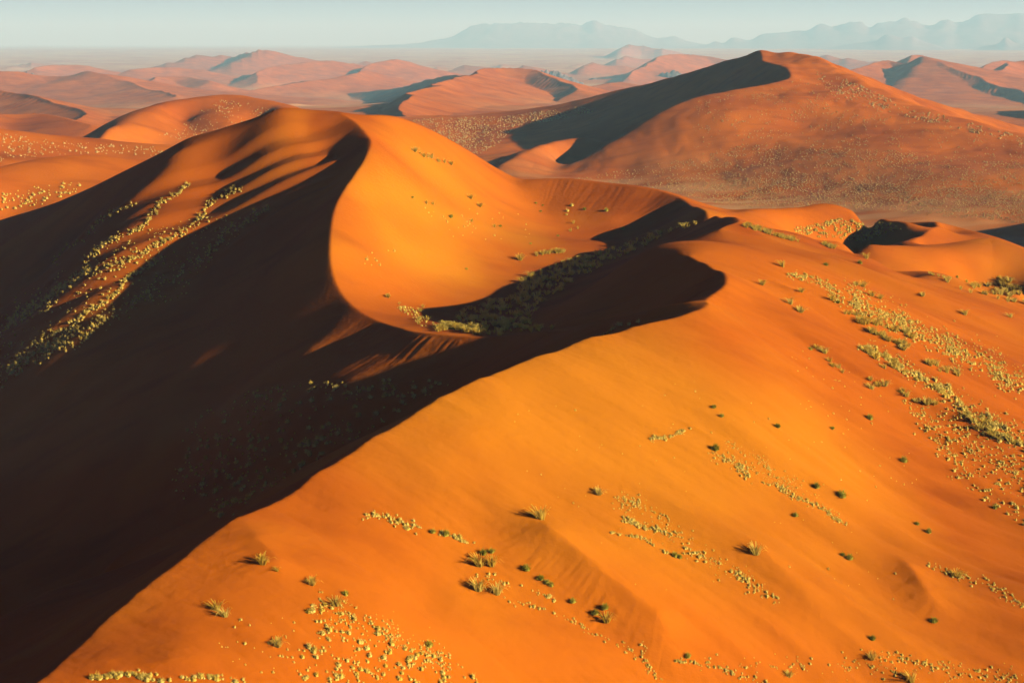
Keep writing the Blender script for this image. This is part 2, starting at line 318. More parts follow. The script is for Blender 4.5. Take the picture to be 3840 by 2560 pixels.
def flank_waves(x, y):                     # wind flutes below the summit
    u_ = -.20*x+.98*y; l_ = -.98*x-.20*y
    m = sstep(-12, 8, l_+y*.2-38-74+68)*1.0
    lx = -x
    m = sstep(43, 54, lx+.6*np.maximum(368-y, 0)*.3+.8*np.maximum(y-378, 0)*.0)*(1-.75*sstep(75, 120, lx))*sstep(335, 355, y)*(1-sstep(384, 398, y))
    ph = 2*math.pi*(y-.22*x+1.6*vnoise(x/30, y/30, 5))/8.4
    m2 = sstep(70, 95, lx)*(1-sstep(150, 175, lx))*sstep(275, 300, y)*(1-sstep(385, 410, y))
    ph2 = 2*math.pi*(y-.55*x+3*vnoise(x/40, y/40, 6))/15.
    w1 = np.sin(ph+.5*np.sin(ph))
    return .62*m*w1+.42*m2*np.sin(ph2)
def slope_streaks(x, y):                   # long low wind drifts running down the windward slope
    a = .86*x-.5*y; b = .5*x+.86*y
    m = sstep(5, 45, x+(190-y)*.25)*(1-sstep(300, 360, y))
    return m*(.80*fbm(a/40, b/9., 61, 3)+.13*fbm(a/12, b/2.6, 62, 2))+.055*fbm(a/6, b/1.2, 66, 3)*(1-sstep(200, 300, y))+(1-m)*.5*fbm(a/22+3, b/11, 64, 3)*(1-sstep(230, 300, y))

def edge_dune(x, y): return 46*np.exp(-((x-.372*y-98)/50)**2-((y-650)/105)**2)
DETAIL = [base_detail, flank_waves, edge_dune, slope_streaks]

def cast(u, v, rmin=75., rmax=2500., n=900):
    """where the ray through photo pixel (u,v) first meets the ground (for standing plants on it)"""
    u = np.atleast_1d(np.asarray(u, float)); v = np.atleast_1d(np.asarray(v, float))
    dx, dy, dz = ray(u, v); h = np.hypot(dx, dy)
    rr = np.exp(np.linspace(math.log(rmin), math.log(rmax), n))
    out = np.full((len(u), 3), np.nan)
    for s in range(0, len(u), 400):
        sl = slice(s, s+400)
        X = dx[sl, None]/h[sl, None]*rr; Y = dy[sl, None]/h[sl, None]*rr; Z = dz[sl, None]/h[sl, None]*rr
        G = height(X, Y); below = Z < G
        k = np.argmax(below, 1); ok = below.any(1) & (k > 0)
        i = np.arange(len(k)); k1 = np.maximum(k, 1)
        g0 = (Z-G)[i, k1-1]; g1 = (Z-G)[i, k1]; t = np.clip(g0/(g0-g1+1e-9), 0, 1)
        for a, Arr in enumerate((X, Y)): out[sl, a] = np.where(ok, Arr[i, k1-1]*(1-t)+Arr[i, k1]*t, np.nan)
        out[sl, 2] = np.where(ok, height(out[sl, 0], out[sl, 1]), np.nan)
    return out
# small slip faces on the windward slope, found by casting their pixels on to the finished slope
minor = []
def slip(px, a, L, fade=(1, 1)):
    p = np.array(px, float); g = cast(p[:, 0], p[:, 1], 75, 420, 700); r = np.hypot(g[:, 0], g[:, 1])
    minor.append(Crest(np.c_[p, r], a=a, L=L, fade=fade, eps=.45))
MINOR = [([(1975, 1960), (2010, 1990), (2050, 2040), (2130, 2100), (2230, 2190), (2330, 2270), (2420, 2345), (2500, 2400), (2600, 2450)], .46, 5.2, (2.5, 1.5)),
    ([(930, 2010), (965, 2045), (1010, 2100), (1060, 2150), (1130, 2200)], .36, 3.4, (1.2, 1.5)),
    ([(2800, 2030), (2860, 2090), (2960, 2190), (3060, 2260), (3200, 2330)], .26, 4.5, (1, 1.5)),
    ([(3330, 2110), (3390, 2150), (3430, 2200), (3460, 2250), (3520, 2300), (3600, 2350)], .5, 4., (1.5, 1.8)),
    ([(2930, 1060), (2960, 1090), (2985, 1115), (3000, 1125), (2985, 1110), (3000, 1098), (3040, 1085)], .22, 2.2, (1.5, 1.5)),
    ([(300, 2480), (420, 2490), (560, 2510), (700, 2490), (850, 2470)], .22, 3., (1, 1.5)),
    ([(2560, 2380), (2750, 2430), (2950, 2470), (3200, 2520)], .16, 5., (1, 1.5)),
    ([(3400, 1280), (3450, 1330), (3490, 1375), (3520, 1400)], .22, 2., (1.5, 1.5)),
    ([(3300, 1640), (3500, 1700), (3700, 1790), (3900, 1860)], .16, 5., (1, 1.)),
    ([(3700, 1600), (3780, 1630), (3860, 1660)], .3, 5., (1, .5))]
for args in MINOR: slip(*args)
def minor_slips(x, y):
    z = np.zeros_like(x); m = np.hypot(x, y) < 420
    xs, ys = x[m], y[m]; zz = np.zeros_like(xs)
    for c in minor: zz = zz+c.kink(xs, ys)
    z[m] = zz
    return z
DETAIL.append(minor_slips)
FLUTES = [(crests['F'], -1, 1.5, 8.5, 17, .07, .9), (crests['S'], -1, 11.2, 15.2, 22, .08, .9), (crests['N'], 1, 14.8, 18.6, 13, .10, .7), (minor[0], -1, .8, 7.6, 7, .035, .4), (minor[1], -1, .8, 3.6, 5, .03, .4), (minor[2], -1, .5, 3.6, 6, .03, .5), (minor[3], -1, .5, 4.5, 5, .04, .5)]
def flutes(x, y):                          # avalanche grooves running down the slip faces
    z = np.zeros_like(x)
    for c, side, t0, t1, reach, amp, wl in FLUTES:
        ii, d, sd, tb = c.dist(x, y, reach)
        arc = np.r_[0, np.cumsum(np.hypot(*np.diff(c.P[:, :2], axis=0).T))]
        s_ = np.interp(tb, np.arange(len(arc)), arc); t = np.interp(tb, np.arange(len(c.t)), c.t)
        m = sstep(.2, .9, sd*side)*sstep(t0, t0+.6, t)*(1-sstep(t1-.6, t1, t))*sstep(.3, 2., d)*(1-sstep(reach*.6, reach, d+reach*.12*vnoise(s_/wl/1.7, s_*0, 7)))
        z[ii] += m*amp*fbm(s_/wl, d/(reach*.9), 71, 2)
    return z
DETAIL.append(flutes)

# ======================================================================= scene
C = bpy.context.scene.collection
sc = bpy.context.scene
def mesh_obj(name, V, Fc, mat, smooth=True, parent=None):
    me = bpy.data.meshes.new(name)
    V = np.asarray(V, np.float32); Fc = np.asarray(Fc, np.int32)
    k = Fc.shape[1]
    me.vertices.add(len(V)); me.vertices.foreach_set('co', V.ravel())
    me.loops.add(Fc.size); me.loops.foreach_set('vertex_index', Fc.ravel())
    me.polygons.add(len(Fc)); me.polygons.foreach_set('loop_start', np.arange(0, Fc.size, k, dtype=np.int32))
    me.update(calc_edges=True)
    if smooth: me.polygons.foreach_set('use_smooth', np.ones(len(Fc), bool))
    if mat: me.materials.append(mat)
    o = bpy.data.objects.new(name, me); C.objects.link(o)
    if parent: o.parent = parent
    return o
class NT:
    def __init__(s, name):
        s.m = bpy.data.materials.new(name); s.m.use_nodes = True; s.t = s.m.node_tree; s.t.nodes.clear()
        s.out = s.n('ShaderNodeOutputMaterial')
    def n(s, typ, **kw):
        nd = s.t.nodes.new(typ)
        for k, v in kw.items():
            if k in nd.inputs.keys(): nd.inputs[k].default_value = v
            else: setattr(nd, k, v)
        return nd
    def l(s, a, b): s.t.links.new(a, b)

def sand_material():
    g = NT('red_sand'); n, l = g.n, g.l
    pos = n('ShaderNodeNewGeometry').outputs['Position']
    b = n('ShaderNodeBsdfPrincipled', Roughness=.95); b.inputs['Specular IOR Level'].default_value = .05
    n1 = n('ShaderNodeTexNoise', Scale=.018, Detail=5.); l(pos, n1.inputs['Vector'])
    r1 = n('ShaderNodeValToRGB'); l(n1.outputs['Fac'], r1.inputs['Fac'])
    r1.color_ramp.elements[0].position = .35; r1.color_ramp.elements[0].color = (.40, .086, .004, 1)
    r1.color_ramp.elements[1].position = .68; r1.color_ramp.elements[1].color = (.56, .143, .005, 1)
    at_ = n('ShaderNodeAttribute', attribute_name='grass')
    mp = n('ShaderNodeMapping'); mp.inputs['Rotation'].default_value = (0, 0, math.radians(30)); mp.inputs['Scale'].default_value = (.02, .09, .05); l(pos, mp.inputs['Vector'])
    n3 = n('ShaderNodeTexNoise', Scale=1., Detail=6., Roughness=.6); l(mp.outputs[0], n3.inputs['Vector'])
    r3 = n('ShaderNodeValToRGB'); l(n3.outputs['Fac'], r3.inputs['Fac']); r3.color_ramp.elements[0].position = .5; r3.color_ramp.elements[0].color = (1, 1, 1, 1)
    r3.color_ramp.elements[1].position = .76; r3.color_ramp.elements[1].color = (.70, .62, .72, 1)
    mu = n('ShaderNodeMix', data_type='RGBA', blend_type='MULTIPLY'); mu.inputs['Factor'].default_value = 1.; l(r1.outputs['Color'], mu.inputs['A']); l(r3.outputs['Color'], mu.inputs['B'])
    au = n('ShaderNodeAttribute', attribute_name='painted_glow')
    mg = n('ShaderNodeMix', data_type='RGBA'); l(au.outputs['Fac'], mg.inputs['Factor']); l(mu.outputs['Result'], mg.inputs['A']); mg.inputs['B'].default_value = (.58, .195, .007, 1)  # painted brightening: sand colour shifts to a paler yellow by this mask
    mx = n('ShaderNodeMix', data_type='RGBA'); l(at_.outputs['Fac'], mx.inputs['Factor']); l(mg.outputs['Result'], mx.inputs['A']); mx.inputs['B'].default_value = (.68, .44, .16, 1)
    l(mx.outputs['Result'], b.inputs['Base Color'])
    n2 = n('ShaderNodeTexNoise', Scale=.9, Detail=6.); l(pos, n2.inputs['Vector'])
    bp = n('ShaderNodeBump', Strength=.5, Distance=.22); l(n2.outputs['Fac'], bp.inputs['Height']); l(bp.outputs['Normal'], b.inputs['Normal'])
    l(b.outputs[0], g.out.inputs['Surface'])
    return g.m
SAND = sand_material()

# ---- the ground: one sheet from below the camera to the horizon
cols = np.concatenate([np.linspace(-43, -23.5, int(90*Q)+2)[:-1], np.linspace(-23.5, 23.5, int(1000*Q)), np.linspace(23.5, 43, int(90*Q)+2)[1:]])
cols = np.radians(cols)
rows = np.concatenate([np.linspace(math.log(70), math.log(520), int(1250*Q), endpoint=False), np.linspace(math.log(520), math.log(2000), int(620*Q), endpoint=False),
                       np.linspace(math.log(2000), math.log(8000), int(560*Q), endpoint=False), np.linspace(math.log(8000), math.log(70000), int(120*Q))])
rr = np.exp(rows)
X = rr[:, None]*np.sin(cols); Y = rr[:, None]*np.cos(cols)
Z = height(X, Y)
V = np.stack([X, Y, Z+CAMZ], -1).reshape(-1, 3)
nr, nc = len(rows), len(cols)
idx = np.arange(nr*nc, dtype=np.int32).reshape(nr, nc)
Fc = np.stack([idx[:-1, :-1], idx[:-1, 1:], idx[1:, 1:], idx[1:, :-1]], -1).reshape(-1, 4)
ground = mesh_obj('ground', V, Fc, SAND); ground['kind'] = 'structure'
def grass_cover(x, y, z):
    r = np.hypot(x, y); g = np.zeros_like(x)
    flat = np.exp(-np.maximum(z-PLAIN-6, 0)/10)
    g += sstep(620, 780, r)*(1-sstep(960, 1300, r))*flat*np.clip(.62+.6*fbm(x/60, y/16, 77, 4), 0, 1)*.85
    far_ = sstep(1800, 3500, r)*np.exp(-np.maximum(z-plain(r)-5, 0)/10)
    g = np.maximum(g, far_*np.clip(.6+.5*fbm(x/300, y/300, 78, 4), 0, 1)*.75)
    return g
print('zmin', Z.min()+CAMZ)
gr = grass_cover(X, Y, Z).astype(np.float32)
at_ = ground.data.attributes.new('grass', 'FLOAT', 'POINT'); at_.data.foreach_set('value', gr.ravel())
glow_ = np.clip(np.exp(-((X-6)/34)**2-((Y-176)/34)**2)*1.1+.8*np.exp(-((X+18)/24)**2-((Y-350)/50)**2)+.35*fbm(X/22, Y/22, 88, 4)*(Y < 420), 0, 1).astype(np.float32)  # vignette's bright centre painted into the sand colour, plus random noise
ap_ = ground.data.attributes.new('painted_glow', 'FLOAT', 'POINT'); ap_.data.foreach_set('value', glow_.ravel())
def ground_at(x, y):
    th, lr = np.arctan2(x, y), np.log(np.hypot(x, y))
    fc = np.clip(np.interp(th, cols, np.arange(nc)), 0, nc-1.001); fr = np.clip(np.interp(lr, rows, np.arange(nr)), 0, nr-1.001)
    i, j = fr.astype(int), fc.astype(int); a, b = fr-i, fc-j
    return (Z[i, j]*(1-a)*(1-b)+Z[i+1, j]*a*(1-b)+Z[i, j+1]*(1-a)*b+Z[i+1, j+1]*a*b)
def hit(u, v):
    """the spots on the ground seen at these photo pixels"""
    u = np.atleast_1d(np.asarray(u, float)); v = np.atleast_1d(np.asarray(v, float)); out = np.full((len(u), 3), np.nan)
    dx, dy, dz = ray(u, v); h = np.hypot(dx, dy); fc = np.clip(np.interp(np.arctan2(dx, dy), cols, np.arange(nc)), 0, nc-1.001)
    for k in range(len(u)):
        j = int(fc[k]); b = fc[k]-j
        g = Z[:, j]*(1-b)+Z[:, j+1]*b; q = dz[k]/h[k]*rr-g
        n_ = np.argmax(q < 0)
        if q[n_] < 0 and n_ > 0:
            t = q[n_-1]/(q[n_-1]-q[n_]); r = rr[n_-1]+(rr[n_]-rr[n_-1])*t
            out[k] = dx[k]/h[k]*r, dy[k]/h[k]*r, dz[k]/h[k]*r
    return out
def plain_mat(name, c1, c2, scale=3., transl=0.):
    g = NT(name); n, l = g.n, g.l
    b = n('ShaderNodeBsdfPrincipled', Roughness=.8); b.inputs['Specular IOR Level'].default_value = .1
    oi = n('ShaderNodeObjectInfo'); ps = n('ShaderNodeNewGeometry')
    ns = n('ShaderNodeTexNoise', Scale=scale, Detail=3.); l(ps.outputs['Position'], ns.inputs['Vector'])
    ad = n('ShaderNodeMath', operation='ADD'); l(ns.outputs['Fac'], ad.inputs[0])
    ml = n('ShaderNodeMath', operation='MULTIPLY_ADD'); l(oi.outputs['Random'], ml.inputs[0]); ml.inputs[1].default_value = .5; ml.inputs[2].default_value = -.25; l(ml.outputs[0], ad.inputs[1])
    rp = n('ShaderNodeValToRGB'); l(ad.outputs[0], rp.inputs['Fac'])
    rp.color_ramp.elements[0].position = .3; rp.color_ramp.elements[0].color = (*c1, 1)
    rp.color_ramp.elements[1].position = .7; rp.color_ramp.elements[1].color = (*c2, 1)
    l(rp.outputs['Color'], b.inputs['Base Color'])
    sh = b.outputs[0]
    if transl:
        tr = n('ShaderNodeBsdfTranslucent'); l(rp.outputs['Color'], tr.inputs['Color']); ms = n('ShaderNodeMixShader', Fac=transl); ms.inputs[0].default_value = transl
        l(b.outputs[0], ms.inputs[1]); l(tr.outputs[0], ms.inputs[2]); sh = ms.outputs[0]
    l(sh, g.out.inputs['Surface'])
    return g.m
STRAW = plain_mat('dry_straw', (.90, .60, .06), (.97, .76, .14), transl=.5)
CUSHION = plain_mat('pale_cushion_grass', (.88, .58, .06), (.98, .76, .16), transl=.3)
GREEN = plain_mat('green_leaf', (.30, .27, .018), (.60, .50, .05), 6., transl=.3)
SCRUB = plain_mat('far_scrub', (.48, .24, .05), (.68, .42, .12), .05)
ROCK = plain_mat('grey_rock', (.09, .075, .065), (.20, .165, .14), .05)
MOUNT = plain_mat('mountain_rock', (.18, .14, .13), (.27, .21, .19), .004)

def blade_mesh(seed, n, h, rad, arc, wid, lean=0., up=.2):
    """n curved blades growing from a disc; arc = outward bend"""
    g = np.random.default_rng(seed); V, F_ = [], []
    for k in range(n):
        a = g.uniform(0, 2*math.pi); q = math.sqrt(g.uniform())*rad*.55
        hh = h*g.uniform(.55, 1.1); out = arc*g.uniform(.3, 1.1)*(.35+.65*q/(rad*.55))+lean*g.uniform(.5, 1.)
        d = np.array([math.cos(a), math.sin(a)]); s_ = np.array([-d[1], d[0]])*wid*g.uniform(.7, 1.3)
        ln = np.array([-.9, .3])*lean
        b0 = d*q
        prof = [(0, 0), (.5, .3), (.85, .7), (.92-.3*min(out, 1), 1.)] if out < .9 else [(0, 0), (.5, .3), (.72, .7), (.52, 1.)]
        i0 = len(V)
        for t, (zz, oo) in enumerate(prof):
            c = b0+(d*out+ln)*oo*hh; w_ = (1, .95, .7, .12)[t]
            V += [(c[0]-s_[0]*w_, c[1]-s_[1]*w_, zz*hh-.04), (c[0]+s_[0]*w_, c[1]+s_[1]*w_, zz*hh-.04)]
        for t in range(3): F_.append((i0+2*t, i0+2*t+1, i0+2*t+3, i0+2*t+2))
    return np.array(V), np.array(F_)
def cushion_mesh(seed, n, rad, h, wid):
    """fuzzy rounded hummock: many short stalks standing out of two or three merged domes"""
    g = np.random.default_rng(seed); V, F_ = [], []
    lobes = [(np.zeros(2), 1.)]+[(g.uniform(-.55, .55, 2)*rad, g.uniform(.55, .8)) for _ in range(g.integers(1, 3))]
    k1, k2 = 4, 8
    for c, q0 in lobes:
        o0 = len(V)
        for i in range(k1):
            el = i/(k1-.999)*math.pi/2
            for j in range(k2):
                az = 2*math.pi*j/k2; q = .86*q0*(1+.28*g.uniform(-1, 1))
                V.append((c[0]+rad*q*math.cos(el)*math.cos(az), c[1]+rad*q*math.cos(el)*math.sin(az), h*q*math.sin(el)-.06))
        for i in range(k1-1):
            for j in range(k2): F_.append((o0+i*k2+j, o0+i*k2+(j+1) % k2, o0+(i+1)*k2+(j+1) % k2, o0+(i+1)*k2+j))
    for k in range(n):
        c, q0 = lobes[g.integers(len(lobes))]; c = np.r_[c, 0]
        az = g.uniform(0, 2*math.pi); el = math.asin(g.uniform(.0, 1)); d = np.array([math.cos(el)*math.cos(az), math.cos(el)*math.sin(az), math.sin(el)])
        R3 = np.array([rad, rad, h])*q0
        base = c+d*R3*.5; tip = c+d*R3*g.uniform(.8, 1.7)+g.normal(0, .12, 3)*rad+np.array([0, 0, .35*h*g.uniform()])
        s_ = np.cross(d, g.normal(0, 1, 3)); s_ /= np.linalg.norm(s_)+1e-6; s_ *= wid*g.uniform(.7, 1.3)
        i0 = len(V); V += [tuple(base-s_), tuple(base+s_), tuple(tip+s_*.2), tuple(tip-s_*.2)]; F_.append((i0, i0+1, i0+2, i0+3))
    return np.array(V), np.array(F_)
def proto(name, VF, mat):
    o = mesh_obj(name, VF[0], VF[1], mat, smooth=False); C.objects.unlink(o); return o
HUM = [proto('grass_hummock', cushion_mesh(s_, 120, .42, .52, .03), CUSHION) for s_ in range(5)]
TUF = [proto('grass_tuft', blade_mesh(20+s_, 58, .95, .5, 1.15, .036), STRAW) for s_ in range(4)]+[proto('grass_tuft', blade_mesh(30+s_, 52, 1.0, .4, .8, .036, lean=.4), STRAW) for s_ in range(3)]
BUS = [proto('green_shrub', cushion_mesh(40+s_, 320, .46, .55, .03), GREEN) for s_ in range(3)]
def put(pr, p, size, label, cat, group=None, sz=1.):
    o = pr.copy(); C.objects.link(o)
    o.location = (p[0], p[1], p[2]+CAMZ-.02); s_ = float(size); o.scale = (s_*rng.uniform(.9, 1.15), s_*rng.uniform(.9, 1.15), s_*sz*rng.uniform(.85, 1.1))
    o.rotation_euler = (0, 0, rng.uniform(0, 6.28) if 'tuft' not in pr.name else rng.uniform(-.5, .5))
    o['label'] = label; o['category'] = cat
    if group: o['group'] = group
    return o
# ---- clumps gathered as candidates: kind, position, size, label, group
cand = []
def strew(kind, poly, width, n, size, label, group, power=1.9, wig=1., far=(0, 1e5)):
    """plants along a band given in photo pixels"""
    P = np.array(poly, float); seg = np.hypot(*np.diff(P, axis=0).T); cum = np.r_[0, np.cumsum(seg)]
    t = rng.uniform(0, cum[-1], n); x = np.interp(t, cum, P[:, 0]); y = np.interp(t, cum, P[:, 1]); w_ = np.interp(t, cum, np.linspace(width[0], width[1], len(P)))
    # clumping
    ph = rng.uniform(0, 9); x = x+wig*12*np.sin(t/31+ph); off = rng.normal(0, .45, n)*w_
    return add(kind, x+rng.normal(0, 6, n)-off*.3, y+off, size, label, group, power, far)
def area(kind, poly, n, size, label, group, power=1.9, clump=.5, far=(0, 1e5)):
    P = np.array(poly, float); lo_, hi_ = P.min(0), P.max(0); xs, ys = [], []
    while len(xs) < n:
        x, y = rng.uniform(lo_, hi_); c = False
        for i in range(len(P)):
            (x1, y1), (x2, y2) = P[i], P[i-1]
            if (y1 > y) != (y2 > y) and x < (x2-x1)*(y-y1)/(y2-y1)+x1: c = not c
        if c and rng.uniform() < 1-clump+clump*sstep(-.15, .35, float(vnoise(np.array([x/60.]), np.array([y/28.]), 91)[0])):
            xs.append(x); ys.append(y)
    return add(kind, np.array(xs), np.array(ys), size, label, group, power, far)
def add(kind, xs, ys, size, label, group, power=1.3, far=(0, 1e5)):
    for q in hit(xs, ys):
        if np.isfinite(q[0]) and far[0] < np.hypot(q[0], q[1]) < far[1]: cand.append((kind, q, size[0]+(size[1]-size[0])*rng.uniform()**power, label, group))
WS = 'on the sunlit orange slope'
def rows_(kind, spec):
    for poly, wd, n_, sz_, lab, grp in spec: strew(kind, poly, wd, n_, sz_, lab, grp)
area('hummock', [(1160, 2270), (1240, 2250), (1580, 2420), (1700, 2480), (1850, 2565), (1120, 2565)], 232, (0.21, 0.69), 'rounded straw grass hummock in the dense patch at the bottom edge left of centre', 'hummocks in the bottom patch left of centre')
strew('hummock', [(340, 2545), (480, 2525), (640, 2555)], (12, 14), 65, (0.30, 0.66), 'golden grass hummock packed along the bottom edge near the left corner', 'hummocks packed at the bottom left edge')
strew('hummock', [(650, 2545), (780, 2535), (900, 2555)], (14, 12), 37, (0.24, 0.60), 'yellow grass hummock on the bottom edge beside the packed left corner patch', 'hummocks on the bottom edge beside the corner patch')
strew('hummock', [(1360, 1945), (1420, 1930), (1500, 1955), (1580, 1990)], (18, 22), 78, (0.21, 0.57), 'pale grass hummock in the short row below the long dark crest', 'hummocks in the short row below the dark crest')
strew('hummock', [(1640, 2000), (1720, 2020), (1790, 2045)], (5, 8), 19, (0.30, 0.60), 'pale grass hummock at the right end of the short row below the dark crest', 'hummocks at the end of the short row')
strew('hummock', [(1900, 2250), (2060, 2290), (2200, 2360), (2330, 2420), (2420, 2480)], (10, 12), 71, (0.15, 0.42), 'small grass hummock in the thin line at the foot of the slip face', 'hummocks at the foot of the slip face')
strew('hummock', [(2450, 1650), (2500, 1640), (2560, 1615)], (18, 14), 56, (0.24, 0.57), 'bright cream grass hummock in the tight upper clump in mid slope', 'hummocks in the tight cream clump')
strew('hummock', [(2300, 1860), (2400, 1890), (2500, 1940)], (20, 26), 71, (0.15, 0.42), 'tiny straw grass hummock in the loose drift left of the cream ridge', 'hummocks in the loose drift')
strew('hummock', [(2320, 1945), (2420, 1970), (2500, 2000), (2545, 2000)], (12, 12), 93, (0.21, 0.54), 'cream grass hummock in the thick short streak near mid slope', 'hummocks in the thick short streak')
strew('hummock', [(2290, 1990), (2390, 2015), (2470, 2050), (2520, 2075)], (6, 8), 53, (0.18, 0.45), 'cream grass hummock in the thin streak under the thick short streak', 'hummocks in the thin streak')
strew('hummock', [(2670, 1700), (2740, 1730), (2820, 1790)], (26, 20), 78, (0.21, 0.54), 'cream grass hummock at the upper end of the long diagonal streak', 'hummocks at the head of the diagonal streak')
strew('hummock', [(2730, 1650), (2820, 1710), (2900, 1760), (3000, 1830)], (16, 26), 116, (0.12, 0.33), 'tiny pale grass hummock along the upper side of the long diagonal streak', 'hummocks beside the diagonal streak')
strew('hummock', [(2860, 1805), (2940, 1840), (3020, 1875), (3100, 1925), (3180, 1965)], (10, 7), 147, (0.18, 0.48), 'cream grass hummock in the lower half of the long diagonal streak', 'hummocks in the lower diagonal streak')
strew('hummock', [(2560, 2060), (2640, 2090), (2720, 2120), (2800, 2180), (2920, 2260)], (12, 22), 102, (0.18, 0.51), 'straw grass hummock in the broken trail below the lone leaning tuft', 'hummocks in the broken trail')
strew('hummock', [(2960, 1030), (3040, 1045), (3100, 1075), (3180, 1130)], (14, 26), 186, (0.26, 0.73), 'golden grass hummock at the top of the big right hand band', 'hummocks at the top of the right band')
strew('hummock', [(3180, 1120), (3300, 1180), (3420, 1240), (3520, 1290)], (34, 44), 403, (0.28, 0.85), 'golden grass hummock in the thick middle of the big right hand band', 'hummocks in the middle of the right band')
strew('hummock', [(3520, 1280), (3640, 1350), (3760, 1410), (3860, 1450)], (42, 44), 341, (0.30, 0.86), 'golden grass hummock in the tail of the big right hand band', 'hummocks in the tail of the right band')
strew('hummock', [(3240, 1300), (3340, 1360), (3430, 1410), (3540, 1470)], (16, 20), 150, (.45, 1.2), 'yellow grass hummock in the second band under the big right hand band', 'hummocks in the second band')
strew('hummock', [(3500, 1450), (3620, 1530), (3740, 1610), (3860, 1690)], (24, 32), 150, (.4, 1.15), 'yellow grass hummock in the lower tail of the second band', 'hummocks in the second band tail')
area('hummock', [(3380, 1500), (3860, 1560), (3860, 1980), (3560, 1800)], 294, (0.26, 0.73), 'ochre grass hummock scattered over the dusky slope at the right edge', 'hummocks over the dusky right slope')
strew('hummock', [(3480, 1640), (3560, 1690), (3640, 1790)], (10, 14), 62, (0.20, 0.53), 'ochre grass hummock in the short trail on the dusky right slope', 'hummocks in the dusky trail')
strew('hummock', [(3470, 2110), (3560, 2150), (3680, 2180), (3850, 2270)], (10, 26), 93, (0.21, 0.54), 'ochre grass hummock in the row above the lower right corner', 'hummocks above the lower right corner')
strew('hummock', [(2540, 2470), (2640, 2490), (2760, 2520), (2860, 2560)], (12, 12), 71, (0.18, 0.48), 'ochre grass hummock on the bottom edge right of the slip face', 'hummocks on the bottom edge right of the slip face')
strew('hummock', [(2390, 2410), (2420, 2480), (2480, 2550)], (14, 20), 34, (0.18, 0.42), 'small ochre hummock trailing from the slip face to the bottom edge', 'hummocks trailing from the slip face')
strew('hummock', [(3230, 2440), (3450, 2480), (3650, 2520), (3850, 2560)], (22, 24), 102, (0.18, 0.48), 'dim grass hummock in the lower right corner', 'hummocks in the lower right corner')
area('hummock', [(800, 2330), (1100, 2300), (1150, 2560), (800, 2480)], 40, (0.15, 0.42), 'small lone hummock on bare sand left of the bottom patch', 'lone hummocks left of the bottom patch')
strew('hummock', [(1780, 2150), (1850, 2170), (1960, 2200), (2100, 2250)], (16, 14), 34, (0.18, 0.48), 'straw hummock beside the twin feathery tufts', 'hummocks beside the twin tufts')
area('hummock', [(1900, 1500), (2700, 1400), (3300, 1900), (3400, 2300), (2500, 2300), (2000, 1850)], 78, (0.12, 0.36), 'small lone grass hummock on the open middle of the slope', 'lone hummocks on the open slope', clump=0)
area('hummock', [(2900, 1250), (3300, 1450), (3500, 1900), (3100, 1800)], 53, (0.15, 0.39), 'small dark backed hummock between the diagonal streaks', 'hummocks between the streaks', clump=0)
strew('hummock', [(3150, 1075), (3350, 1165), (3600, 1300), (3860, 1420)], (40, 60), 420, (.2, .6), 'speck of grass in the big right hand band', 'specks in the right band')
strew('hummock', [(3260, 1290), (3480, 1430), (3700, 1570), (3860, 1680)], (36, 60), 300, (.2, .55), 'speck of grass around the second band', 'specks around the second band')
strew('hummock', [(3380, 1500), (3550, 1620), (3860, 1800)], (50, 80), 200, (.2, .6), 'speck of grass on the dusky right slope', 'specks on the dusky right slope')
strew('hummock', [(1180, 2260), (1420, 2360), (1700, 2500)], (60, 60), 260, (.12, .35), 'speck of grass in the bottom patch left of centre', 'specks in the bottom patch')
strew('hummock', [(2680, 1700), (2900, 1790), (3170, 1960)], (34, 24), 160, (.12, .35), 'speck of grass along the long diagonal streak', 'specks along the diagonal streak')
strew('hummock', [(2300, 1870), (2540, 2010), (2900, 2240)], (50, 40), 180, (.12, .35), 'speck of grass between the short streaks', 'specks between the short streaks')
strew('hummock', [(2600, 2480), (3200, 2500), (3860, 2540)], (40, 40), 160, (.15, .4), 'speck of grass along the bottom right edge', 'specks along the bottom right edge')
# bowl
strew('hummock', [(1480, 1150), (1560, 1175), (1610, 1215)], (22, 16), 44, (.35, .9), 'small bright hummock in the lit corner of the bowl by the dark crest', 'hummocks in the lit corner of the bowl')
area('hummock', [(1340, 930), (1480, 940), (1480, 1010), (1360, 990)], 10, (.4, 1.0), 'lone hummock on the left wall of the bowl', 'hummocks on the left wall of the bowl', clump=0)
area('hummock', [(1560, 760), (1960, 800), (2000, 900), (1700, 900)], 36, (.3, .8), 'little hummock scattered across the lit floor of the bowl', 'hummocks across the bowl floor', clump=.3)
